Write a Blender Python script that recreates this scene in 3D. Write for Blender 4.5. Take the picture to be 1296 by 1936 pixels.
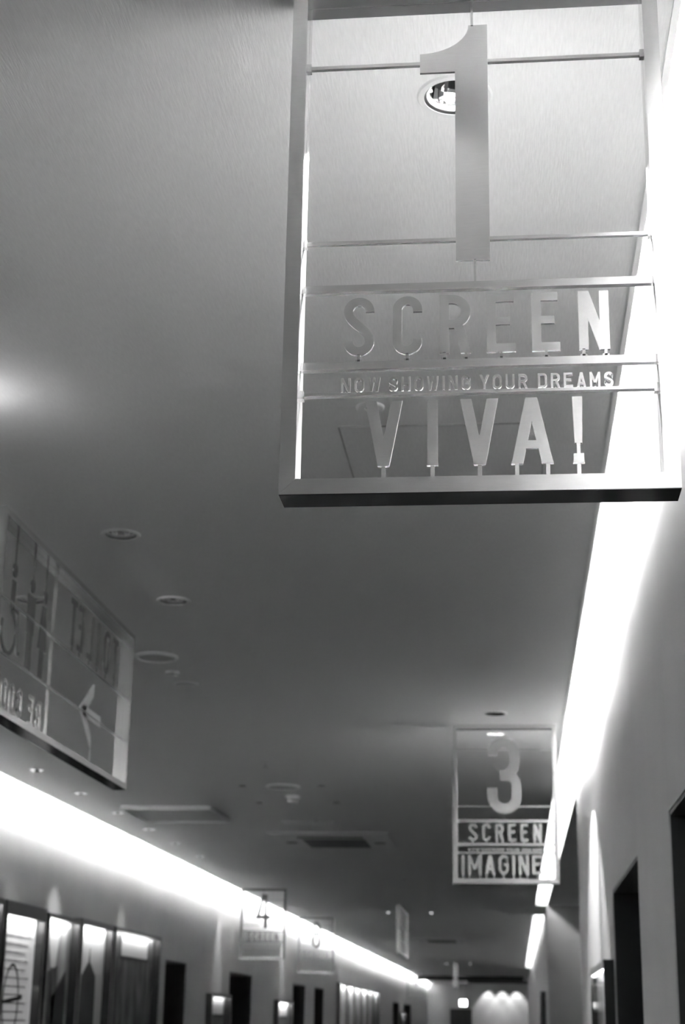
import bpy, math, random
from mathutils import Matrix, Vector
random.seed(7)
for o in list(bpy.data.objects): bpy.data.objects.remove(o, do_unlink=True)
S = bpy.context.scene
COL = S.collection
ZC = 1.5            # eye height; every height written as ZC + h is measured from the eye
H = ZC + 1.65       # ceiling height
# ------------------------------------------------------------------ camera
FX, FY = (-0.10442007, 0.94592337, 0.30712444), (0.99440354, 0.10429136, 0.01687931)
UP = (0.01606389, -0.30716817, 0.95151966)
cd = bpy.data.cameras.new('camera'); cam = bpy.data.objects.new('camera', cd); COL.objects.link(cam)
cam.matrix_world = Matrix(((FY[0], UP[0], -FX[0], 0), (FY[1], UP[1], -FX[1], 0), (FY[2], UP[2], -FX[2], ZC), (0, 0, 0, 1)))
cd.sensor_fit = 'VERTICAL'; cd.sensor_height = 36; cd.sensor_width = 24; cd.lens = 2984.03 / 1936 * 36
cd.clip_end = 300; cd.clip_start = 0.02
cd.dof.use_dof = True; cd.dof.focus_distance = 2.46; cd.dof.aperture_fstop = 8.0; cd.dof.aperture_blades = 0
S.camera = cam
# ------------------------------------------------------------------ world and exposure
w = bpy.data.worlds.new('world'); S.world = w; w.use_nodes = True
w.node_tree.nodes['Background'].inputs[0].default_value = (1, 1, 1, 1)
w.node_tree.nodes['Background'].inputs[1].default_value = 0.02 / 64
S.view_settings.view_transform = 'Standard'; S.view_settings.look = 'None'
S.view_settings.gamma = 1; S.view_settings.use_curve_mapping = False
S.view_settings.exposure = 5.92
K = 1 / 64           # all lamps are dim and the exposure long, as in the photograph
COVE_R = 76.0 * K        # strength of the right cove tubes
COVE_L = 230.0 * K
SPOT = K          # scale of all downlights

# ------------------------------------------------------------------ materials (all greys)
def mat(name, v, rough=0.6, metal=0.0, noise=None, bump=None, spec=0.5, emit=None):
    m = bpy.data.materials.new(name); m.use_nodes = True
    nt = m.node_tree; b = nt.nodes['Principled BSDF']
    b.inputs['Base Color'].default_value = (v, v, v, 1)
    b.inputs['Roughness'].default_value = rough; b.inputs['Metallic'].default_value = metal
    b.inputs['Specular IOR Level'].default_value = spec
    if emit is not None:
        b.inputs['Emission Color'].default_value = (1, 1, 1, 1); b.inputs['Emission Strength'].default_value = emit
    if noise or bump:
        tc = nt.nodes.new('ShaderNodeTexCoord'); mp = nt.nodes.new('ShaderNodeMapping')
        nt.links.new(tc.outputs['Object'], mp.inputs['Vector'])
        n = nt.nodes.new('ShaderNodeTexNoise'); nt.links.new(mp.outputs[0], n.inputs['Vector'])
        sc = (noise or bump)[0]; mp.inputs['Scale'].default_value = sc
        n.inputs['Scale'].default_value = 1.0; n.inputs['Detail'].default_value = 4
        if noise:
            r = nt.nodes.new('ShaderNodeValToRGB'); a = noise[1]
            r.color_ramp.elements[0].position = .3; r.color_ramp.elements[1].position = .7
            r.color_ramp.elements[0].color = (max(0, v - a),) * 3 + (1,); r.color_ramp.elements[1].color = (v + a,) * 3 + (1,)
            nt.links.new(n.outputs['Fac'], r.inputs[0]); nt.links.new(r.outputs[0], b.inputs['Base Color'])
        if bump:
            bp = nt.nodes.new('ShaderNodeBump'); bp.inputs['Strength'].default_value = bump[1]; bp.inputs['Distance'].default_value = bump[2]
            nt.links.new(n.outputs['Fac'], bp.inputs['Height']); nt.links.new(bp.outputs[0], b.inputs['Normal'])
    return m
M = {}
M['ceiling'] = mat('ceiling_cloth', .68, .75, noise=((260, 26, 60), .03), bump=((260, 26, 60), .55, .0012), spec=.2)
M['wall'] = mat('wall_paint', .42, .6, noise=((3, 3, 3), .015), spec=.25)
M['white'] = mat('white_paint', .8, .6)
M['fixture'] = mat('fixture_plastic', .64, .45)
M['fixdark'] = mat('fixture_grille', .06, .5)
M['floor'] = mat('floor_carpet', .022, .5, noise=((30, 30, 30), .01))
M['door'] = mat('door_black', .012, .5)
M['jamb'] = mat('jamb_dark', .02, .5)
M['alu'] = mat('satin_aluminium', .74, .24, .9, noise=((40, 40, 400), .02))
M['aludark'] = mat('dark_aluminium', .07, .3, .9)
M['smoke'] = mat('dark_reflection_aluminium', .34, .22, .9)  # darker copy of the sign metal with the dark ceiling's reflection painted in
M['arrow'] = mat('lit_arrow_aluminium', .62, .4, .35)  # diffuse copy of the sign metal, puts the arrow's brighter reflection into colour
M['bead'] = mat('glow_bead', 1, .5, emit=1.4 * K)  # glow for the reflector glints and for the far bulbs
M['shaded_metal'] = mat('shaded_sign_metal', .13, .5, .2)  # dark copy of the sign metal, with the far left signs' shade painted in
M['strip'] = mat('painted_floor_reflection', .05, .12, .8)  # dark colour standing in for the dark floor mirrored in the frame metal
M['chrome'] = mat('chrome_reflector', .9, .06, 1.0)
M['black'] = mat('black_baffle', .01, .5)
M['tube'] = mat('lamp_tube', 1, .5, emit=COVE_R)
M['bulb'] = mat('lamp_bulb', 1, .5, emit=12 * K)
M['signlit'] = mat('lit_acrylic', 1, .5, emit=14 * K)
M['print_white'] = mat('print_white', .8, .5)
M['print_lit'] = mat('print_glow', .7, .5, noise=((2, 2, 1), .1), emit=.28 * K)  # faint glow added so the print stays bright below the case lamp
M['print_grey'] = mat('print_grey', .4, .5, noise=((3, 3, 1.2), .3))
M['print_mottle'] = mat('print_mottle', .12, .5, noise=((6, 6, 2.5), .12))
M['print_dark'] = mat('print_dark', .03, .5)
g = bpy.data.materials.new('case_glass'); g.use_nodes = True
gb = g.node_tree.nodes['Principled BSDF']; gb.inputs['Transmission Weight'].default_value = 1; gb.inputs['Roughness'].default_value = .02; gb.inputs['IOR'].default_value = 1.02
M['glass'] = g

# ------------------------------------------------------------------ mesh helpers
class MB:
    def __init__(s): s.v = []; s.f = []
    def box(s, x0, x1, y0, y1, z0, z1):
        n = len(s.v)
        s.v += [(x, y, z) for x in (x0, x1) for y in (y0, y1) for z in (z0, z1)]
        s.f += [tuple(n + i for i in q) for q in ((0, 1, 3, 2), (4, 6, 7, 5), (0, 4, 5, 1), (2, 3, 7, 6), (0, 2, 6, 4), (1, 5, 7, 3))]
        return s
    def prism(s, pts, y0, y1):
        """closed polygon in local x,z extruded along y"""
        a = sum(pts[i][0] * pts[(i + 1) % len(pts)][1] - pts[(i + 1) % len(pts)][0] * pts[i][1] for i in range(len(pts)))
        if a < 0: pts = pts[::-1]
        n = len(s.v); k = len(pts)
        s.v += [(p[0], y0, p[1]) for p in pts] + [(p[0], y1, p[1]) for p in pts]
        s.f.append(tuple(n + i for i in range(k))); s.f.append(tuple(n + k + i for i in reversed(range(k))))
        for i in range(k):
            j = (i + 1) % k; s.f.append((n + j, n + i, n + k + i, n + k + j))
        return s
    def ribbon(s, pts, t, y0, y1, closed=False):
        k = len(pts); L = []; Rr = []
        for i in range(k):
            def d(a, b):
                x, y = b[0] - a[0], b[1] - a[1]; l = math.hypot(x, y) or 1; return x / l, y / l
            if closed or 0 < i < k - 1:
                d0 = d(pts[i - 1], pts[i]); d1 = d(pts[i], pts[(i + 1) % k])
            elif i == 0: d0 = d1 = d(pts[0], pts[1])
            else: d0 = d1 = d(pts[-2], pts[-1])
            nx, ny = -(d0[1] + d1[1]), d0[0] + d1[0]; l = math.hypot(nx, ny) or 1; nx /= l; ny /= l
            c = max(.4, nx * -d0[1] + ny * d0[0]); r = t / 2 / c
            L.append((pts[i][0] + nx * r, pts[i][1] + ny * r)); Rr.append((pts[i][0] - nx * r, pts[i][1] - ny * r))
        n = len(s.v)
        for i in range(k):
            s.v += [(L[i][0], y0, L[i][1]), (Rr[i][0], y0, Rr[i][1]), (L[i][0], y1, L[i][1]), (Rr[i][0], y1, Rr[i][1])]
        for i in range(k if closed else k - 1):
            a = n + 4 * i; b = n + 4 * ((i + 1) % k)
            s.f += [(a, a + 1, b + 1, b), (a + 2, b + 2, b + 3, a + 3), (a, b, b + 2, a + 2), (a + 1, a + 3, b + 3, b + 1)]
        if not closed:
            e = n + 4 * (k - 1); s.f += [(n, n + 2, n + 3, n + 1), (e, e + 1, e + 3, e + 2)]
        return s
    def lathe(s, prof, cx=0, cy=0, n=40, facets=False):
        """profile (r,z) turned about the vertical axis"""
        b = len(s.v)
        for r, z in prof:
            s.v += [(cx + r * math.cos(2 * math.pi * i / n), cy + r * math.sin(2 * math.pi * i / n), z) for i in range(n)]
        for j in range(len(prof) - 1):
            for i in range(n):
                a = b + j * n + i; c = b + j * n + (i + 1) % n
                s.f.append((a, c, c + n, a + n))
        return s
    def cap(s, r, z, cx=0, cy=0, n=40, up=False):
        b = len(s.v); s.v += [(cx + r * math.cos(2 * math.pi * i / n), cy + r * math.sin(2 * math.pi * i / n), z) for i in range(n)]
        q = tuple(range(b, b + n)); s.f.append(q if up else q[::-1]); return s
    def mesh(s, name, m, smooth=False):
        me = bpy.data.meshes.new(name); me.from_pydata(s.v, [], s.f); me.update()
        me.materials.append(m)
        if smooth:
            for p in me.polygons: p.use_smooth = True
        return me
    def build(s, name, m, parent=None, loc=(0, 0, 0), smooth=False):
        o = bpy.data.objects.new(name, s.mesh(name, m, smooth)); COL.objects.link(o); o.location = loc
        if parent is not None: o.parent = parent
        return o
def tag(o, label, cat, group=None):
    o['label'] = label; o['category'] = cat
    if group: o['group'] = group
    return o
def thing(name, loc, label, cat, group=None, rz=0):
    o = bpy.data.objects.new(name, None); COL.objects.link(o); o.location = loc; o.rotation_euler = (0, 0, rz)
    o.empty_display_size = .1
    return tag(o, label, cat, group)
def struct(mb, name, m):
    o = mb.build(name, m); o['kind'] = 'structure'; return o
def relabel(root, label): root['label'] = label
def copy_thing(root, loc, label, rz=None):
    r = root.copy(); COL.objects.link(r); r.location = loc; r['label'] = label
    if rz is not None: r.rotation_euler = (0, 0, rz)
    for ch in list(root.children):
        c = ch.copy(); COL.objects.link(c); c.parent = r
        for g2 in list(ch.children):
            d = g2.copy(); COL.objects.link(d); d.parent = c
    return r

# ------------------------------------------------------------------ structure
XL, XLC = -3.83, -3.63      # left wall face, ceiling edge on the left
XR, XRC = 0.464, 0.302      # right wall face, ceiling edge on the right
YB, YE = -6.0, 72.0
DH = ZC + 0.615             # door head
fl = struct(MB().box(-6, 6, YB, YE, -.1, 0), 'floor', M['floor'])
# downlight positions (x, y)
BIG = [(-.087, 2.575), (-.087, 1.905), (-1.384, 5.30), (-1.387, 6.235), (-1.985, 6.20), (-.092, 8.77), (-.095, 9.43)]
WASH = [(-3.335, y) for y in (10.86, 12.05, 13.24, 14.43, 15.62, 16.9)]
SMALL = [(-1.99, 11.60), (-2.01, 12.54), (-1.40, 11.59), (-1.39, 12.52), (-1.98, 25.5), (-1.30, 25.5), (-1.98, 47.5), (-1.3, 47.5)]
cb = MB()
cb.box(XLC, XRC, YB, 50.5, H, H + .1)
cb.box(XLC, XR + .1, 50.5, YE, H, H + .1)
cb.box(XRC, 3.2, 23.75, 25.85, H, H + .1)
ceil = struct(cb, 'ceiling', M['ceiling'])
cut = MB()
def cyl(cx, cy, r):
    n = 32; b = len(cut.v)
    for z in (H - .05, H + .3):
        cut.v += [(cx + r * math.cos(2 * math.pi * i / n), cy + r * math.sin(2 * math.pi * i / n), z) for i in range(n)]
    cut.f.append(tuple(b + i for i in reversed(range(n)))); cut.f.append(tuple(b + n + i for i in range(n)))
    for i in range(n): j = (i + 1) % n; cut.f.append((b + i, b + j, b + n + j, b + n + i))
for x, y in BIG: cyl(x, y, .060)
for x, y in WASH: cyl(x, y, .052)
for x, y in SMALL: cyl(x, y, .032)
co = cut.build('cutter', M['white'])
md = ceil.modifiers.new('b', 'BOOLEAN'); md.object = co; md.operation = 'DIFFERENCE'; md.solver = 'EXACT'
dg = bpy.context.evaluated_depsgraph_get()
nm = bpy.data.meshes.new_from_object(ceil.evaluated_get(dg)); ceil.modifiers.clear(); ceil.data = nm
bpy.data.objects.remove(co, do_unlink=True)
# edge trims of the ceiling along both coves, caps above the coves
struct(MB().box(XRC - .010, XRC + .003, YB, 23.75, H - .004, H + .10), 'trim_1', M['white'])
struct(MB().box(XLC - .003, XLC + .010, YB, YE, H - .004, H + .10), 'trim_2', M['white'])
struct(MB().box(XL - .1, XLC + .5, YB, YE, H + .28, H + .33).box(XLC + .3, XLC + .35, YB, YE, H + .1, H + .28), 'trim_3', M['white'])
struct(MB().box(XRC - .18, XR + .1, YB, 50.5, H + .24, H + .3).box(XRC - .18, XRC - .13, YB, 50.5, H + .1, H + .24)
       .box(XRC-.18, XR+.1, 50.5, 50.6, H+.1, H+.3), 'trim_4', M['white'])
# left wall with its doorways
def wall_side(name, xf, xo, y0, y1, doors, top):
    mb = MB(); a, b = sorted((xf, xo)); y = y0
    for d0, d1 in doors:
        mb.box(a, b, y, d0, 0, top); mb.box(a, b, d0, d1, DH, top); y = d1
    mb.box(a, b, y, y1, 0, top)
    return struct(mb, name, M['wall'])
DL = [(17.75, 18.9), (21.85, 23.75), (28.2, 29.9), (31.3, 32.8), (51.6, 54.2), (56.8, 60.3)]
wall_side('wall_left', XL, XL - .6, YB, YE, DL, H + .33)
DR = [(3.1, 4.85), (6.15, 7.78)]
# right wall as separate panels with narrow joints between them
wr = MB()
J = .004
segs = [(YB, 1.9, 0, H + .3), (1.9, 3.1 - J, 0, H + .3), (3.1, 4.85, DH, H + .3), (4.85 + J, 6.15 - J, 0, H + .3), (6.15, 7.78, DH, H + .3), (7.78, 11.75, 0, H + .3)]
for y0, y1, z0, z1 in segs: wr.box(XR, XR + .6, y0, y1, z0, z1)
wr.box(XR + .008, XR + .59, 4.85, 6.15, DH, H + .29)
struct(wr, 'wall_right', M['wall'])
n = 1
for i, (d0, d1) in enumerate(DL):
    o = MB().box(XL - .46, XL - .42, d0, d1, 0, DH).build('door_%d' % n, M['door']); o['kind'] = 'structure'; n += 1
    MB().box(XL - .42, XL - .36, (d0 + d1) / 2 - .05, (d0 + d1) / 2 - .02, 1.0, 1.5).build('door_handle', M['alu'], o)
for i, (d0, d1) in enumerate(DR):
    o = MB().box(XR + .42, XR + .46, d0, d1, 0, DH).build('door_%d' % n, M['door']); o['kind'] = 'structure'; n += 1
    MB().box(XR + .36, XR + .42, (d0 + d1) / 2 + .02, (d0 + d1) / 2 + .05, 1.0, 1.5).build('door_handle', M['alu'], o)
# dark linings of the doorways
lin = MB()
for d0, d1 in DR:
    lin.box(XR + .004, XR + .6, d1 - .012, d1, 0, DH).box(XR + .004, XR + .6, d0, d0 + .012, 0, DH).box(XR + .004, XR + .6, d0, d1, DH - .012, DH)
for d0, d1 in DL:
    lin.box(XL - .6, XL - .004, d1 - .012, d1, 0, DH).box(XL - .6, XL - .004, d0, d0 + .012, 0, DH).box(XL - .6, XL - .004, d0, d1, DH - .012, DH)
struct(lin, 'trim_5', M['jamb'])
# side lobby on the right between Y 11.75 and 23.75
struct(MB().box(3.0, 3.2, 11.2, 23.75, 0, H + .1).box(XR + .6, 3.2, 11.0, 11.2, 0, H + .1), 'wall_lobby', M['wall'])
struct(MB().box(XR + .008, 3.2, 11.75, 23.75, H, H + .3).box(XR+.1, 3.2, 11.2, 11.75, H, H+.3), 'ceiling_lobby', M['ceiling'])
struct(MB().box(XR, 3.2, 23.75, 24.2, 0, H).box(XR, XR + .3, 24.2, YE, 0, H + .3), 'wall_right_far', M['wall'])
struct(MB().box(XL - .6, 3, YE, YE + .2, 0, H + .3).box(-1.75, XR, 66.0, 66.2, 0, ZC + 1.62), 'wall_back', M['wall'])
struct(MB().box(XL - .6, 3, YB - .2, YB, 0, H + .3), 'wall_front', M['wall'])
struct(MB().box(-3.6, XRC - .02, 60.0, 60.35, H - .16, H - .001).box(-1.9, XR - .01, 65.2, 65.5, H - .12, H - .001), 'trim_6', M['jamb'])
o = MB().box(-2.85, -1.86, YE - .05, YE - .001, 0, ZC + .6).build('door_%d' % n, M['door']); o['kind'] = 'structure'

# ------------------------------------------------------------------ cove lamps
def tube(x, y0, y1, z, k, label, grp, name='cove_lamp'):
    m = M['tube'].copy(); m.name = 'lamp_tube_%d' % int(k * 100)
    m.node_tree.nodes['Principled BSDF'].inputs['Emission Strength'].default_value = k
    t = thing(name, (x, (y0 + y1) / 2, z), label, 'lamp', grp)
    h = (y1 - y0) / 2
    MB().box(-.03, .03, -h, h, .012, .03).build('lamp_tray', M['white'], t)
    MB().box(-.022, .022, -h + .01, h - .01, -.012, .012).build('diffuser', m, t)
y = -4.4
def kr(yc):
    return COVE_R * (1.15 if yc < 1.6 else .6 + 1.3 * math.exp(-((yc - 2.8) / 1.0) ** 2) + 2.6 * math.exp(-((yc - 8.9) / .8) ** 2))
while y < 50:
    st = .6 if y < 12 else 2.4
    if abs(y - 1.6) < .1: y = 2.3
    y1 = min(y + st, 50.4)
    tube(XRC - .042, y, y1 - .03, H + .18, kr((y + y1) / 2), 'glowing lamp strip inside the bright slot along the right wall', 'right cove lamps')
    y += st
y = YB + .2
while y < 71.5:
    tube(XLC + .045, y, min(y + 2.4, YE - .1) - .03, H + .17, COVE_L, 'hidden lamp strip in the cove above the left wall', 'left cove lamps')
    y += 2.4

# ------------------------------------------------------------------ lettering
def arc(cx, cy, rx, ry, a0, a1, n=14):
    return [(cx + rx * math.cos(math.radians(a0 + (a1 - a0) * i / n)), cy + ry * math.sin(math.radians(a0 + (a1 - a0) * i / n))) for i in range(n + 1)]
def smooth(p0, p1, n=8):     # s-shaped link, vertical at both ends
    return [(p0[0] + (p1[0] - p0[0]) * (3 * (i / n) ** 2 - 2 * (i / n) ** 3), p0[1] + (p1[1] - p0[1]) * i / n) for i in range(1, n)]
def glyph(mb, ch, x, z, w, h, t, y0, y1):
    step = [0]
    def yy():       # successive strokes of a glyph lie a hair deeper so that no faces coincide
        k = step[0] * .00012; step[0] += 1; return y0 + k, y1 - k
    def bx(a, b, c, d): mb.prism([(x + a, z + c), (x + b, z + c), (x + b, z + d), (x + a, z + d)], *yy())
    def pa(xb, xt, tw, zb=0, zt=None, tw2=None):
        zt = h if zt is None else zt; tw2 = tw2 or tw
        mb.prism([(x + xb, z + zb), (x + xb + tw, z + zb), (x + xt + tw2, z + zt), (x + xt, z + zt)], *yy())
    def rb(pts, closed=False, tt=None): mb.ribbon([(x + a, z + b) for a, b in pts], tt or t, *yy(), closed)
    r = (w - t) / 2; c = w / 2; lo = t / 2 + r; hi = h - t / 2 - r
    if ch == 'I': bx(c - t / 2, c + t / 2, 0, h)
    elif ch == 'L': bx(0, t, 0, h); bx(t, w, 0, t)
    elif ch == 'T': bx(c - t / 2, c + t / 2, 0, h - t); bx(0, w, h - t, h)
    elif ch == 'H': bx(0, t, 0, h); bx(w - t, w, 0, h); bx(t, w - t, h / 2 - t / 2, h / 2 + t / 2)
    elif ch in 'EF':
        bx(0, t, 0, h); bx(t, w * .95, h - t, h); bx(t, w * .82, h * .53 - t * .45, h * .53 + t * .45)
        if ch == 'E': bx(t, w, 0, t)
    elif ch == 'N': bx(0, t, 0, h); bx(w - t, w, 0, h); pa(w - t * 1.15, 0, t * 1.15)
    elif ch == 'M':
        bx(0, t, 0, h); bx(w - t, w, 0, h); pa(c - t / 2, 0, t, h * .25); pa(c - t / 2, w - t, t, h * .25)
    elif ch == 'V': pa(c - t * .58, 0, t * 1.1); pa(c - t * .52, w - t * 1.1, t * 1.1)
    elif ch == 'A':
        pa(0, c - t * .58, t * 1.1); pa(w - t * 1.1, c - t * .52, t * 1.1); bx(w * .22, w * .78, h * .22, h * .22 + t * .85)
    elif ch == 'W':
        q = w * .27; pa(q - t * .5, 0, t * .9); pa(q - t * .5, c - t * .45, t * .9); pa(w - q - t * .45, c - t * .45, t * .9); pa(w - q - t * .45, w - t * .9, t * .9)
    elif ch == 'Y': bx(c - t / 2, c + t / 2, 0, h * .45); pa(c - t / 2, 0, t, h * .42); pa(c - t / 2, w - t, t, h * .42)
    elif ch == 'O': rb(arc(c, hi, r, r, 0, 180) + arc(c, lo, r, r, 180, 360), True)
    elif ch == 'U': rb([(w - t / 2, h)] + arc(c, lo, r, r, 360, 180) + [(t / 2, h)])
    elif ch == 'C': rb([(w - t / 2, h * .73)] + arc(c, hi, r, r, 0, 180) + arc(c, lo, r, r, 180, 360) + [(w - t / 2, h * .27)])
    elif ch == 'G': rb([(w - t / 2, h * .75)] + arc(c, hi, r, r, 0, 180) + arc(c, lo, r, r, 180, 360) + [(w - t / 2, h * .5), (w * .5, h * .5)])
    elif ch == 'S':
        rb([(w - t / 2, h * .75)] + arc(c, hi, r, r, 0, 180) + smooth((t / 2, hi - .02 * h), (w - t / 2, lo + .02 * h)) + arc(c, lo, r, r, 0, -180) + [(t / 2, h * .25)])
    elif ch == 'D':
        bx(0, t, 0, h); rb([(t, h - t / 2)] + arc(w - t / 2 - r * .9, h - t / 2 - r * .9, r * .9, r * .9, 90, 0, 8) + arc(w - t / 2 - r * .9, t / 2 + r * .9, r * .9, r * .9, 0, -90, 8) + [(t, t / 2)])
    elif ch in 'RB':
        bx(0, t, 0, h); rr = (h * .5) / 2
        rx = min(rr, w * .45)
        rb([(t, h - t / 2)] + arc(w - t / 2 - rx, h - t / 2 - (h * .5 - t / 2) / 2, rx, (h * .5 - t / 2) / 2, 90, -90, 12) + [(t, h * .5)])
        if ch == 'R': pa(w - t * 1.05, w * .42, t * 1.05, 0, h * .52)
        else: rb([(t, h * .5)] + arc(w - t / 2 - rx, (h * .5 + t / 2) / 2, rx, (h * .5 - t / 2) / 2, 90, -90, 12) + [(t, t / 2)])
    elif ch == '!':
        pa(c - t * .36, c - t * .5, t * .72, h * .29, h, t); bx(c - t * .17, c + t * .17, h * .13, h * .29); bx(c - t * .5, c + t * .5, 0, h * .135)
    elif ch == '3':
        ru = w * .46 - t / 2; xr = w * .94 - t / 2
        rb([(xr - 2 * ru, h * .765)] + arc(xr - ru, h - t / 2 - ru, ru, ru, 180, 0) + arc(xr - w * .3, h * .65, w * .3, h * .125, 0, -72, 7))
        rb([(w * .38, h * .5)] + arc(w - t / 2 - w * .34, h * .5 - h * .13, w * .34, h * .13, 90, 0, 9) + arc(c, lo, r, r, 0, -180) + [(t / 2, h * .34)])
    elif ch == '4':
        rb([(w * .50, h), (t * .5, h * .3 + t * .3), (w, h * .3 + t * .3)]) ; bx(w * .66 - t / 2, w * .66 + t / 2, 0, h)
    elif ch == '8':
        m = h * .53; rb(arc(c, m + (h - t / 2 - m) / 2, r * .88, (h - t / 2 - m) / 2, 0, 360, 28)[:-1], True)
        rb(arc(c, (m + t / 2) / 2, r, (m - t / 2) / 2, 0, 360, 28)[:-1], True)
NSTEM = {'R': (.15, .85), 'N': (.14, .86), 'H': (.14, .86), 'A': (.14, .86), 'M': (.12, .88)}
def stems(mb, ch, x, z, w, t, gap, y0, y1, foot=True):
    """little necks that carry a letter on the bar below it"""
    for f in NSTEM.get(ch, (.5,)):
        cx = x + w * f; s = t * .16
        mb.box(cx - s, cx + s, y0, y1, z - gap, z + t * .15)
        if foot: mb.box(cx - s * 2.3, cx + s * 2.3, y0, y1, z - gap, z - gap + gap * .4)
def frame_bars(parent, x0, x1, z0, z1, y0, y1, f, m, mlow=None):
    """four mitred rails, each with a groove along its middle"""
    ym = (y0 + y1) / 2; gq = .0012; e = .0002
    for pts, ins in ((((x0, z0), (x1, z0), (x1 - f, z0 + f), (x0 + f, z0 + f)), (0, -1)), (((x0, z1), (x1, z1), (x1 - f, z1 - f), (x0 + f, z1 - f)), (0, 1)),
                (((x0, z0), (x0, z1), (x0 + f, z1 - f), (x0 + f, z0 + f)), (-1, 0)), (((x1, z0), (x1, z1), (x1 - f, z1 - f), (x1 - f, z0 + f)), (1, 0))):
        mb = MB(); cx = sum(p[0] for p in pts) / 4; cz = sum(p[1] for p in pts) / 4
        q = []
        for p in pts:   # hairline at the mitre
            dx = e * (1 if p[0] < cx else -1) if ins[0] == 0 else 0; dz = e * (1 if p[1] < cz else -1) if ins[1] == 0 else 0
            q.append((p[0] + dx, p[1] + dz))
        mb.prism(list(q), y0, ym - gq); mb.prism(list(q), ym + gq, y1)
        q2 = [(p[0] + ins[0] * .0018 * (1 if k > 1 else 0), p[1] + ins[1] * .0018 * (1 if k > 1 else 0)) for k, p in enumerate(q)]
        mb.prism(list(q2), ym - gq, ym + gq)
        mb.build('frame_rail', mlow if mlow and ins == (0, -1) else m, parent)
def small_box(parent, name, m, *b):
    return MB().box(*b).build(name, m, parent)
WORDS = {}
def screen_sign(name, X, Y, num, word, label, grp, detail):
    """hanging frame; local x right, z down from the ceiling line (0)"""
    t = thing(name, (X, Y, H), label, 'sign', grp)
    A = M['alu'] if detail else M['shaded_metal']; W = .2985; y0, y1 = 0, .06; p0, p1 = .0285, .0335
    Z = lambda a: a - 1.65          # heights measured from the eye
    frame_bars(t, -W, W, Z(.7515), -.0005, y0, y1, .0245, A, M['alu'])
    small_box(t, 'dark_reflection_strip', M['strip'], -W + .0005, W - .0005, y0 + .0005, y1 - .0005, Z(.7515) - .0012, Z(.7515))['label'] = 'added dark strip painted as the floor reflection under the frame'  # added strip, darkens the underside as a mirrored dark floor would
    wi = W - .0245
    for z, hh, br in ((1.1015, .0125, 0), (.9695, .0130, 0), (.9220, .0050, 1)):
        small_box(t, 'crossbar', A, -wi, wi, p0 - .003, p1 + .003, Z(z) - hh / 2, Z(z) + hh / 2)
        if br:
            for s in (-1, 1): small_box(t, 'bracket', A, s * wi - (.006 if s > 0 else 0), s * wi + (.006 if s < 0 else 0), p0 - .004, p1 + .004, Z(z) - .007, Z(z) + .007)
    ro = {'1': ((-.0886, .0228), (-.0312, .0228)), '3': ((.055, .060), (-.08, .075))}.get(num, ((.03, .05), (-.05, .06)))
    for z, (a, b) in ((1.508, ro[0]), (1.183, ro[1])):
        for u, v in ((-wi, a), (b, wi)):
            small_box(t, 'rod', A, u, v, p0 - .001, p1 + .001, Z(z) - .003, Z(z) + .003)
        for s in (-1, 1): small_box(t, 'bracket', A, s * wi - (.005 if s > 0 else 0), s * wi + (.005 if s < 0 else 0), p0 - .003, p1 + .003, Z(z) - .007, Z(z) + .007)
    small_box(t, 'stem', A, -.0045, -.0005, p0, p1, Z(1.576), Z(1.6265)); 
    small_box(t, 'stem', A, -.0030, .0006, p0, p1, Z(1.1075), Z(1.148))
    nb = MB()
    if num == '1':
        pts = [(.0225, Z(1.1455)), (.0225, Z(1.578)), (-.0085, Z(1.578))]
        for i in range(1, 13):
            a = i / 12 * math.pi / 2
            pts.append((-.0886 + .0801 * math.cos(a), Z(1.578) - .0516 * math.sin(a)))
        pts += [(-.0886, Z(1.4905)), (-.0310, Z(1.4905)), (-.0310, Z(1.1455))]
        # the concave flag and the shaft as two pieces so every polygon stays simple
        nb.prism(pts, p0, p1)
    else:
        wn = {'3': .195, '4': .19, '8': .16}[num]
        glyph(nb, num, -wn / 2 - .002, Z(1.142), wn, .435, {'3': .056, '4': .046, '8': .048}[num], p0, p1)
    nb.build('numeral', A, t)
    if detail:
        for ch, x0, x1 in zip('SCREEN', (-.2075, -.1305, -.0570, .0158, .0857, .1577), (-.1595, -.0845, -.0090, .0604, .1284, .2043)):
            mb = MB(); glyph(mb, ch, x0, Z(.9875), x1 - x0, .099, .0142, p0, p1); stems(mb, ch, x0, Z(.9875), x1 - x0, .0142, .0118, p0, p1); mb.build('letter', A, t)
        tl = MB()
        for wd, x0, x1 in (('NOW', -.2103, -.1490), ('SHOWING', -.1359, -.0100), ('YOUR', .0045, .0772), ('DREAMS', .0932, .2072)):
            ws = [{'W': 1.3, 'I': .27, 'M': 1.15}.get(c, 1) for c in wd]; gp = .42
            u = (x1 - x0) / (sum(ws) + gp * (len(wd) - 1)); x = x0
            for c, k in zip(wd, ws):
                mb = MB() if num == '1' else tl
                glyph(mb, c, x, Z(.9265), u * k, .0235, .0034, p0, p1)
                mb.box(x + u * k * .5 - .0012, x + u * k * .5 + .0012, p0, p1, Z(.9235), Z(.9270))
                x += u * (k + gp)
                if num == '1': mb.build('letter', A, t)
        if num != '1': tl.build('tagline', A, t)
        if word == 'VIVA!':
            L = zip('VIVA!', (-.1718, -.0761, -.0258, .0509, .1449), (-.1145, -.0607, .0317, .1136, .1585))
        else:
            ws = [{'I': .3, 'M': 1.35, '!': .45}.get(c, 1) for c in word]; gp = .34; x = -.250; u = .50 / (sum(ws) + gp * (len(word) - 1)); L = []
            for c, k in zip(word, ws): L.append((c, x, x + u * k)); x += u * (k + gp)
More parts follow.
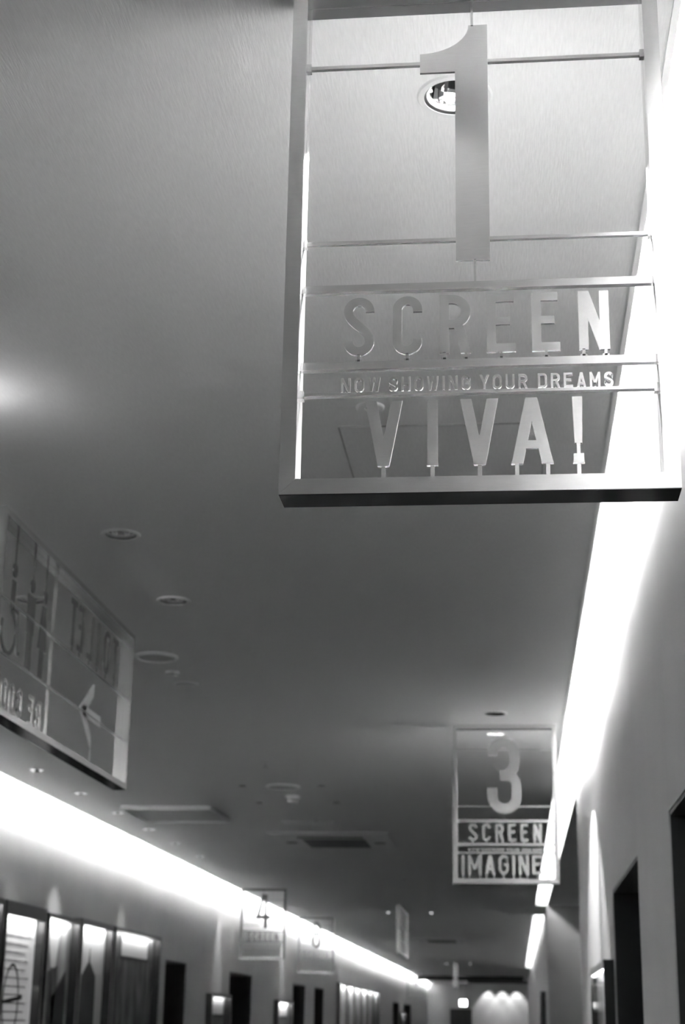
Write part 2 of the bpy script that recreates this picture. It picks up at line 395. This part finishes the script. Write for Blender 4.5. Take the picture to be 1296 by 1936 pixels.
        for ch, x0, x1 in L:
            mb = MB(); hh = .106
            glyph(mb, ch, x0, Z(.8045), x1 - x0, hh, .0156, p0, p1)
            for f in {'A': (.13, .87), 'N': (.14, .86), 'M': (.1, .9)}.get(ch, (.5,)):
                cx = x0 + (x1 - x0) * f
                mb.box(cx - .0030, cx + .0030, p0, p1, Z(.7757), Z(.806)); mb.box(cx - .0085, cx + .0085, p0 - .001, p1 + .001, Z(.8035), Z(.8065))
            mb.build('letter', A, t)
    else:
        for ch, x0 in zip('SCREEN', (-.2075, -.1305, -.0570, .0158, .0857, .1577)):
            mb = MB(); glyph(mb, ch, x0, Z(.9875), .046, .099, .012, p0, p1); stems(mb, ch, x0, Z(.9875), .046, .012, .0118, p0, p1); mb.build('letter', A, t)
        mb = MB()
        for i in range(22): mb.box(-.24 + i * .022, -.24 + i * .022 + .004, p0, p1, Z(.7757), Z(.90 - (i * 37 % 5) * .004))
        o = mb.build('word_strip', A, t)
    return t
screen_sign('hanging_sign', -.0445, 2.225, '1', 'VIVA!', 'large sharp satin metal frame sign reading 1 SCREEN NOW SHOWING YOUR DREAMS VIVA!', 'numbered screen signs', True)
screen_sign('hanging_sign', -.0445, 9.10, '3', 'IMAGINE!', 'blurred metal frame sign reading 3 SCREEN IMAGINE! beside the bright slot', 'numbered screen signs', True)
screen_sign('hanging_sign', -3.284, 21.1, '4', '', 'dark framed hanging sign with a large 4, nearer of two across the left glow', 'numbered screen signs', False)
screen_sign('hanging_sign', -3.284, 26.9, '8', '', 'dark framed hanging sign with a rounded 8, just beyond the one with a 4', 'numbered screen signs', False)
far = screen_sign('hanging_sign', -3.33, 55.2, '8', '', 'tiny farthest frame sign near the end of the glowing left wall', 'numbered screen signs', False)

# ------------------------------------------------------------------ directional signs, seen from behind
def side_sign(Xc, ya, yb, label, full=True, zb=.955):
    """local x runs toward the camera (world -Y), front faces world -X"""
    yc = (ya + yb) / 2; L = (yb - ya) / 2
    t = thing('direction_sign', (Xc, yc, H), label, 'sign', 'direction signs along the corridor', rz=-math.pi / 2)
    A = M['alu']; Z = lambda a: a - 1.65
    frame_bars(t, -L, L, Z(zb), -.0005, -.03, .03, .024, A)
    p0, p1 = -.0025, .0025
    small_box(t, 'dark_reflection_strip', M['strip'], -L + .0005, L - .0005, -.0295, .0295, Z(zb) - .0012, Z(zb))['label'] = 'added dark strip painted as the floor reflection under the frame'  # same added strip with the dark reflection in its colour
    U = lambda y: yc - y        # world y -> local x
    wi = L - .024
    small_box(t, 'crossbar', A, -wi, wi, p0 - .003, p1 + .003, Z(1.364), Z(1.372))
    small_box(t, 'crossbar', A, -wi, wi, p0 - .002, p1 + .002, Z(1.173), Z(1.179))
    small_box(t, 'divider', A, U(ya + .735), U(ya + .725), p0 - .003, p1 + .003, Z(zb + .024), -.0245)
    if full:
        for ch, y in zip('TOILET', (6.64, 6.49, 6.345, 6.215, 6.065, 5.955)):
            w = {'I': .03, 'T': .085, 'O': .09}.get(ch, .075)
            mb = MB(); glyph(mb, ch, U(y) - w / 2, Z(1.395), w, .188, .024, p0, p1); mb.box(U(y) - .003, U(y) + .003, p0, p1, Z(1.371), Z(1.397)); mb.build('letter', M['smoke'], t)  # letters darkened in colour for the dark ceiling they mirror
        ar = MB(); x0 = U(6.12)     # arrow pointing toward the camera side
        ar.prism([(x0, Z(1.181)), (x0 - .20, Z(1.315)), (x0 - .20, Z(1.262)), (x0 - .085, Z(1.181))], p0, p1)
        ar.prism([(x0, Z(1.181)), (x0 - .20, Z(1.040)), (x0 - .20, Z(1.095)), (x0 - .085, Z(1.181))], p0, p1)
        ar.box(U(6.45), x0 - .04, p0, p1, Z(1.157), Z(1.204)); ar.box(U(6.325), U(6.319), p0, p1, Z(.978), Z(1.045))
        ar.build('arrow', M['arrow'], t)
        for ch, y in zip('BECOOL', (5.578, 5.485, 5.345, 5.258, 5.170, 5.085)):
            mb = MB(); glyph(mb, ch, U(y) - .03, Z(.992), .06, .108, .013, p0, p1); mb.box(U(y) - .003, U(y) + .003, p0, p1, Z(.977), Z(.994)); mb.build('letter', A, t)
        for k, y in enumerate((5.185, 5.40, 5.56)):
            f = MB(); x = U(y)
            f.box(x - .0025, x + .0025, p0, p1, Z(1.51), -.0245)
            f.prism(arc(x, Z(1.487), .024, .026, 0, 360, 20)[:-1], p0, p1)
            if k == 0:
                f.prism([(x - .02, Z(1.45)), (x + .02, Z(1.45)), (x + .018, Z(1.345)), (x - .018, Z(1.345))], p0, p1)
                f.ribbon(arc(x + .02, Z(1.265), .078, .078, 100, 380, 26), .014, p0, p1)
                f.ribbon([(x, Z(1.35)), (x - .065, Z(1.35)), (x - .085, Z(1.21)), (x - .11, Z(1.21))], .014, p0, p1)
            elif k == 1:
                f.prism([(x - .045, Z(1.45)), (x + .045, Z(1.45)), (x + .04, Z(1.31)), (x - .04, Z(1.31))], p0, p1)
                f.box(x - .030, x - .006, p0, p1, Z(1.178), Z(1.31)); f.box(x + .006, x + .030, p0, p1, Z(1.178), Z(1.31))
            else:
                f.prism([(x - .022, Z(1.45)), (x + .022, Z(1.45)), (x + .052, Z(1.285)), (x - .052, Z(1.285))], p0, p1)
                f.box(x - .022, x - .005, p0, p1, Z(1.178), Z(1.286)); f.box(x + .005, x + .022, p0, p1, Z(1.178), Z(1.286))
            f.build('pictogram', M['smoke'], t)
    return t
side_sign(-1.725, 4.95, 6.86, 'long hanging metal sign with mirrored TOILET lettering, pictograms and arrow at left')
side_sign(-1.70, 23.8, 25.7, 'small hanging sign seen edge on in the corridor middle', full=False)
side_sign(-1.70, 46.0, 47.9, 'tiny farthest hanging sign seen edge on above the exit', full=False)

# ------------------------------------------------------------------ ceiling fixtures
def lamp_spot(name, loc, energy, size=1.2, blend=.4, rad=.02, rot=(0, 0, 0), parent=None):
    l = bpy.data.lights.new(name, 'SPOT'); l.energy = energy * SPOT; l.spot_size = size; l.spot_blend = blend; l.shadow_soft_size = rad
    o = bpy.data.objects.new(name, l); COL.objects.link(o); o.location = loc; o.rotation_euler = rot
    if parent: o.parent = parent
    return o
def downlight_proto(r, flange, label, group, depth=.09):
    t = thing('downlight', (0, 0, 0), label, 'light', group)
    MB().lathe([(r, .0), (r + .002, -.004), (flange - .003, -.004), (flange, -.0005), (flange, .0)], n=48).build('trim_ring', M['fixture'], t, smooth=False)
    MB().lathe([(r + .001, -.003), (r - .003, -.0005), (r - .007, .004), (r - .008, .010)], n=48).build('baffle', M['black'], t, smooth=True)
    MB().lathe([(r - .008, .010), (r * .78, .035), (r * .62, .06), (r * .45, depth)], n=12).build('reflector', M['chrome'], t)
    b = MB().lathe([(r * .5, depth + .002), (r * .3, depth - .012), (r * .12, depth - .02), (.001, depth - .022)], n=24).build('bulb', M['bulb'], t, smooth=True)
    return t
group = 'round recessed downlights'
proto = downlight_proto(.056, .071, '', group)
labs = ['large round downlight shining behind the numeral 1', 'round downlight in front of the near sign, just above the picture', 'downlight of the mid-ceiling pair nearer the camera, left of the near sign', 'farther downlight of the mid-ceiling pair beside the light streak',
        'downlight seen through the pictograms of the left hanging sign', 'downlight just in front of the sign with numeral 3', 'brightly lit downlight just behind the top of the sign with numeral 3']
dlb = []
for (x, y), lb in zip(BIG, labs):
    if not dlb: proto.location = (x, y, H); proto['label'] = lb; dlb.append(proto)
    else: dlb.append(copy_thing(proto, (x, y, H), lb))
ordw = ['first', 'second', 'third', 'fourth', 'fifth', 'farthest']
p2 = downlight_proto(.048, .060, '', 'row of downlights along the left wall')
for sx in (-1, 1): MB().lathe([(.017, .006), (.014, -.002), (.007, -.006), (.001, -.007)], sx * .030, 0, n=16).build('glow_bead', M['bead'], p2, smooth=True)  # small glowing beads put in for the glints of each reflector
for i, (x, y) in enumerate(WASH):
    lb = '%s small downlight from the camera in the row along the left wall' % ordw[i]
    if i == 0: p2.location = (x, y, H); p2['label'] = lb
    else: copy_thing(p2, (x, y, H), lb)
p3 = downlight_proto(.029, .040, '', 'small downlights in the middle of the ceiling', depth=.07)
l3 = ['tiny downlight left of the round ceiling speaker, nearer of two', 'tiny downlight left of the round ceiling speaker, farther of two', 'tiny downlight right of the round ceiling speaker, nearer of two',
      'tiny downlight right of the round ceiling speaker, farther of two', 'tiny bright downlight left of the edge-on hanging sign', 'tiny bright downlight right of the edge-on hanging sign',
      'tiny far downlight left of the farthest edge-on sign', 'tiny far downlight right of the farthest edge-on sign']
for i, (x, y) in enumerate(SMALL):
    if i == 0: p3.location = (x, y, H); p3['label'] = l3[0]
    else:
        c3 = copy_thing(p3, (x, y, H), l3[i])
        if i >= 4: MB().lathe([(.026, .004), (.022, -.010), (.012, -.018), (.001, -.020)], n=16).build('glow_bead', M['bead'], c3, smooth=True)
# light of the downlights
for k, (x, y) in enumerate(BIG): lamp_spot('downlight_lamp', (x, y, H + .042), (800, 8, .8, .8, .8, 6, 260)[k], 2.3 if k in (2, 3, 4) else 1.72, .8 if k in (1, 5) else .05, .012)
for x in (-3.33,):
    for yy in (20.77, 26.57): lamp_spot('downlight_lamp', (x, yy + .68, H - .01), 12, 2.2, .3, .012)
for i, (x, y) in enumerate(WASH): lamp_spot('wallwash_lamp', (x, y, H - .004), (5, 14, 75, 7, 30, 5)[i], .75, .9, .01, (0, math.radians(20), 0))
for x, y in SMALL[4:]: lamp_spot('downlight_lamp', (x, y, H + .04), 40, 1.2)
# narrow beams in the coves above the display cases
for x, y, e in ((XR - .04, 8.0, 2), (XL + .16, 20.9, 120), (XL + .16, 26.8, 120), (XL + .16, 55.5, 120), (XL + .16, 35.9, 60), (XL + .16, 39.5, 60), (XL + .16, 44, 60)):
    lamp_spot('beam_lamp', (x, y, H + (.1 if x > 0 else .03)), e, .32 if x > 0 else .85, .5 if x > 0 else 1, .015, (0, 0, 0))
for x in (-1.1, -.54, .02): lamp_spot('beam_lamp', (x, 65.72, H - .03), 110, 1.35, .5, .02, (0, 0, 0))

# added spotlight, unseen beyond the left edge, to make a glow on the ceiling
t = thing('added_spotlight', (-1.53, 3.88, H), 'added unseen spotlight just beyond the left edge, for the ceiling glow', 'light')
MB().lathe([(.045, 0), (.045, -.012), (.012, -.014), (.012, -.104)], n=28).cap(.012, -.104, n=28).build('mount', M['fixture'], t)
MB().lathe([(.034, -.20), (.036, -.14), (.036, -.128), (.027, -.128)], n=28).build('shade', M['fixture'], t)
MB().lathe([(.001, -.100), (.022, -.110), (.028, -.128), (.022, -.142), (.001, -.152)], n=20).build('globe', M['bulb'], t, smooth=True)
l = bpy.data.lights.new('added_spotlight_glow', 'POINT'); l.energy = 1.3 * K; l.shadow_soft_size = .035
lo = bpy.data.objects.new('added_spotlight_glow', l); COL.objects.link(lo); lo.location = (-1.49, 3.92, H - .15)
for xs in (-1.425, -1.362):
    v = Vector((.004, 2.45, .098)); rot = v.to_track_quat('-Z', 'Y').to_euler()
    lamp_spot('added_streak_beam', (xs - .01, 3.70, H - .10), 110, .036, .9, .004, rot)  # added beams without a fixture, drawing light streaks along the ceiling

def round_fixture(name, x, y, prof, label, cat, group=None, m='fixture', dark=None):
    t = thing(name, (x, y, H), label, cat, group)
    MB().lathe(prof, n=40).cap(prof[-1][0], prof[-1][1], n=40).build('body', M[m], t, smooth=False)
    if dark: MB().lathe(dark, n=40).cap(dark[-1][0], dark[-1][1], n=40).build('vent', M['fixdark'], t)
    return t
spk = [(.096, 0), (.1, -.006), (.097, -.012), (.085, -.014), (.082, -.008)]
def speaker(x, y, k, label):
    t = thing('ceiling_speaker', (x, y, H), label, 'speaker', 'round ceiling speakers')
    MB().lathe([(r * k, z) for r, z in spk], n=48).build('rim', M['white'], t)
    MB().lathe([(.083 * k, -.008), (.06 * k, -.011)], n=48).cap(.06 * k, -.011, n=48).build('grille', mat('speaker_cloth', .48, .8), t)
speaker(-1.686, 7.27, 1.05, 'round ceiling speaker right of the left hanging sign')
speaker(-1.692, 11.63, 1.3, 'round ceiling speaker above the air conditioner, among four tiny downlights')
def detector(x, y, r, h, label):
    t = thing('smoke_detector', (x, y, H), label, 'detector', 'smoke detectors')
    MB().lathe([(r, 0), (r, -h * .35), (r * .93, -h * .4)], n=36).cap(r * .93, -h * .4, n=36).build('base', M['fixture'], t)
    MB().lathe([(r * .75, -h * .4), (r * .75, -h * .85), (r * .6, -h)], n=36).cap(r * .6, -h, n=36).build('sensor_head', M['fixture'], t)
    MB().lathe([(r * .76, -h * .52), (r * .765, -h * .6), (r * .76, -h * .68)], n=36).build('vent', M['fixdark'], t)
detector(-1.690, 12.15, .058, .06, 'drum shaped smoke detector just beyond the second ceiling speaker')
detector(-1.684, 7.62, .036, .03, 'small round detector beyond the near ceiling speaker')
detector(-1.675, 7.92, .066, .018, 'flat round detector, farthest of three discs right of the left hanging sign')
# eyelet fixture behind the first V
t = thing('ceiling_eyelet', (-.382, 4.125, H), 'flat round fixture with a central hole behind the first letter V', 'fixture')
MB().lathe([(.040, 0), (.040, -.004), (.036, -.007), (.016, -.007), (.013, -.002)], n=40).build('plate', M['fixture'], t)
MB().lathe([(.013, -.003), (.006, -.004)], n=24).cap(.006, -.012, n=24).build('sensor', M['black'], t)
def sprinkler(x, y, label):
    t = thing('sprinkler', (x, y, H), label, 'sprinkler', 'ceiling sprinklers')
    MB().lathe([(.035, 0), (.032, -.006), (.02, -.008)], n=28).cap(.02, -.008, n=28).build('plate', M['fixture'], t)
    MB().lathe([(.008, -.008), (.008, -.03), (.02, -.031), (.02, -.034)], n=20).cap(.02, -.034, n=20).build('head', M['chrome'], t, smooth=True)
sprinkler(-1.650, 10.5, 'small bright sprinkler in front of the second ceiling speaker')
sprinkler(-1.672, 13.52, 'small bright sprinkler in front of the air conditioner')
sprinkler(-1.30, 19.2, 'small dim sprinkler beyond the air conditioner')
# air conditioners
def cassette(x0, x1, y0, y1, label):
    cx, cy = (x0 + x1) / 2, (y0 + y1) / 2; W = (x1 - x0) / 2; D = (y1 - y0) / 2
    t = thing('air_conditioner', (cx, cy, H), label, 'air conditioner', 'ceiling air conditioners')
    t.scale = (1, 1, .8)
    mb = MB(); b = len(mb.v)
    for s, z in ((1, 0), (1, -.012), (.965, -.03)):
        mb.v += [(-W * s, -D * s, z), (W * s, -D * s, z), (W * s, D * s, z), (-W * s, D * s, z)]
    for j in range(2):
        for i in range(4): k = (i + 1) % 4; mb.f.append((b + j * 4 + i, b + j * 4 + 4 + i, b + j * 4 + 4 + k, b + j * 4 + k))
    mb.f.append((8, 11, 10, 9)); mb.build('panel', M['fixture'], t)
    MB().box(-W * .5, W * .55, -D * .35, D * .75, -.0335, -.029).build('intake', M['fixdark'], t)
    for i in range(7):
        yy = -D * .3 + i * D * 1.0 / 6.5
        MB().box(-W * .48, W * .53, yy, yy + .03, -.037, -.0325).build('slat', mat('slat_%d' % i, .16, .5) if i == 0 else bpy.data.materials['slat_0'], t)
    MB().box(-W * .55, W * .55, -D * .68, -D * .52, -.034, -.029).build('louvre', M['fixdark'], t)
    for s in (-.74, .76):
        MB().lathe([(W * .10, -.030), (W * .10, -.0335)], W * s, .1 * D, n=28).cap(W * .10, -.0335, W * s, .1 * D, n=28).build('port', M['fixdark'], t)
cassette(-2.262, -1.133, 14.55, 15.85, 'large ceiling air conditioner panel with dark grille left of sign 3')
cassette(-2.1, -.97, 33.4, 34.9, 'distant ceiling air conditioner right of the edge-on hanging sign')
def hatch(x0, x1, y0, y1, label, proud=.012, m='fixture'):
    t = thing('ceiling_hatch', ((x0 + x1) / 2, (y0 + y1) / 2, H), label, 'hatch', 'ceiling hatches')
    W, D = (x1 - x0) / 2, (y1 - y0) / 2; f = .02
    mb = MB().box(-W, W, -D, -D + f, -proud, 0).box(-W, W, D - f, D, -proud, 0).box(-W, -W + f, -D + f, D - f, -proud, 0).box(W - f, W, -D + f, D - f, -proud, 0)
    mb.build('frame', M[m], t)
    MB().box(-W + f, W - f, -D + f, D - f, -proud * .5, 0).build('panel', M[m], t)
hatch(-3.19, -2.445, 12.75, 13.65, 'raised square ceiling hatch beside the left wall downlights', .035)
hatch(-2.0, -1.55, 13.75, 13.95, 'thin flat strip fixture just in front of the air conditioner', .012)
# flush hatch behind the near sign: a panel in a fine shadow joint
t = thing('ceiling_hatch', (-.19, 4.575, H), 'flush square ceiling hatch outlined behind the VIVA lettering', 'hatch', 'ceiling hatches')
MB().box(-.300, -.296, -.30, .30, -.003, 0).box(.296, .300, -.30, .30, -.003, 0).box(-.296, .296, -.300, -.297, -.003, 0).box(-.296, .296, .297, .3, -.003, 0).build('joint', mat('joint_grey', .3, .7), t)
MB().box(-.294, .294, -.295, .295, -.0018, 0).build('panel', M['ceiling'], t)

# ------------------------------------------------------------------ wall display cases
def case(xw, side, y0, y1, ztop, label, kind, zb=.55, dep=.085, post=.045, lamp=6, hdr=.035):
    """side=+1: on the left wall, opening toward +X; side=-1: on the right wall"""
    D = y1 - y0
    t = thing('poster_case', (xw, y0, 0), label, 'poster case', 'lit poster cases on the walls')
    X = lambda a, b: (min(side * a, side * b), max(side * a, side * b))
    fm = M['aludark']
    for yy in (0, D - post):
        MB().box(*X(.001, dep), yy, yy + post, zb, ztop).build('side_post', fm, t)
    MB().box(*X(.001, dep), post, D - post, ztop - hdr, ztop).build('header', fm, t)
    MB().box(*X(.001, dep), post, D - post, zb, zb + .06).build('sill', fm, t)
    MB().box(*X(.001, .01), post, D - post, zb + .06, ztop - hdr).build('poster', M[{'a': 'print_lit', 'b': 'print_grey', 'c': 'print_white', 'd': 'print_mottle', 'e': 'print_grey'}[kind]], t)
    MB().box(*X(dep - .012, dep - .006), post, D - post, zb + .06, ztop - hdr).build('pane', M['glass'], t)
    x0, x1 = X(.010, .013); c = D / 2; zt = ztop - hdr
    def flat(name, m, pts):
        mb = MB(); mb.prism(pts, x0, x1)
        mb.v = [(v[1], v[0], v[2]) for v in mb.v]; mb.f = [f[::-1] for f in mb.f]; mb.build(name, M[m], t)
    def ring(name, m, pts, w):
        mb = MB(); mb.ribbon(pts, w, x0, x1, True); mb.v = [(v[1], v[0], v[2]) for v in mb.v]; mb.f = [f[::-1] for f in mb.f]; mb.build(name, M[m], t)
    if kind == 'a':
        ring('printed_figure', 'print_dark', arc(c - .05, zt - .62, .19, .27, 0, 360, 30)[:-1], .022)
        flat('printed_figure', 'print_dark', [(post, zt - .66), (D * .72, zt - .60), (D * .72, zt - .57), (post, zt - .63)])
        for i in range(16):
            z = zt - .14 - i * .062; flat('printed_line', 'print_grey', [(post + .05, z), (D - post - .12 - (i * 7 % 5) * .03, z), (D - post - .12 - (i * 7 % 5) * .03, z + .012), (post + .05, z + .012)])
    elif kind == 'b':
        flat('printed_figure', 'print_white', [(c - .30, zt), (c + .12, zt), (c + .02, zt - .38), (c - .10, zt - .38)])
        flat('printed_figure', 'print_dark', [(c - .05, zt - .62), (c + .34, zt - .4), (c + .40, zt - 1.3), (c + .0, zt - 1.3)])
        flat('printed_figure', 'print_mottle', [(c - .22, zt - .42), (c + .10, zt - .36), (c + .05, zt - .85), (c - .14, zt - .85)])
    elif kind == 'c':
        flat('printed_tower', 'print_dark', [(c - .30, zb + .07), (c + .30, zb + .07), (c + .24, zt - .42), (c + .03, zt - .30), (c, zt - .18), (c - .03, zt - .30), (c - .24, zt - .42)])
    elif kind == 'd':
        flat('paper_notice', 'print_dark', [(D * .24, zt - .01), (D * .86, zt - .01), (D * .86, zt - .24), (D * .24, zt - .24)])
        x0, x1 = X(.0135, .0150)
        flat('paper_notice', 'print_white', [(D * .27, zt - .012), (D * .83, zt - .012), (D * .83, zt - .215), (D * .27, zt - .215)])
    if lamp:
        l = bpy.data.lights.new('case_lamp', 'AREA'); l.shape = 'RECTANGLE'; l.size = .03; l.size_y = D - 2 * post - .04; l.energy = lamp * K
        lo = bpy.data.objects.new('case_lamp', l); COL.objects.link(lo); lo.parent = t
        lo.location = (side * .045, c, ztop - hdr - .004); lo.rotation_euler = (0, math.radians(15) * side, 0)
    return t
ZT = ZC + .82
case(XL, 1, 10.55, 11.68, ZT, 'poster case cut by the left edge of the picture, showing only its post', 'b')
case(XL, 1, 11.72, 12.78, ZT, 'poster case with a white sheet and looped line drawing at far left', 'a', hdr=.10)
case(XL, 1, 12.84, 13.83, ZT - .02, 'poster case with white top and grey figures, second in view from the left', 'b')
case(XL, 1, 13.88, 15.02, ZT, 'poster case showing a dark tower shape below a white top', 'c', hdr=.05)
case(XL, 1, 15.08, 17.1, ZT, 'wide poster case with a white notice over mottled dark print', 'd', hdr=.03)
case(XL, 1, 20.2, 21.6, ZC + .31, 'low poster case under a lit wall strip, left of the first far doorway pair', 'd', lamp=2)
case(XL, 1, 26.0, 27.7, ZC + .31, 'low poster case under a lit wall strip below the sign with numeral 8', 'd', lamp=8)
case(XL, 1, 54.6, 56.5, ZC + .31, 'tiny low poster case between the farthest dark doorways', 'd', lamp=4)
y = 35.2; lb = ['nearest', 'second', 'third', 'fourth', 'fifth', 'farthest']
for i in range(6):
    case(XL, 1, y, y + 1.65, ZC + .79, '%s striped pale panel case in the distant row on the left wall' % lb[i], 'ecbceb'[i], lamp=14); y += 1.72
case(XR, -1, 7.84, 9.3, ZC + .30, 'poster case on the right wall beside the dark doorway, under a lit strip', 'b', lamp=3, dep=.05)
case(XR, -1, 26.2, 27.4, ZC + .50, 'distant narrow poster case on the right wall past the lit lobby corner', 'c', lamp=12)
# wall edge of the far right: lit exit sign over the end door
t = thing('exit_sign', (-2.27, YE - .3, ZC + .70), 'small glowing white box sign above the dark door at the corridor end', 'sign')
MB().box(-.17, .17, -.06, .06, 0, .30).build('housing', M['fixture'], t)
MB().box(-.15, .15, -.064, -.059, .02, .28).build('lit_face', M['signlit'], t)
MB().box(-.01, .01, -.01, .01, .30, H - ZC - .70 - .01).build('stem', M['fixture'], t)
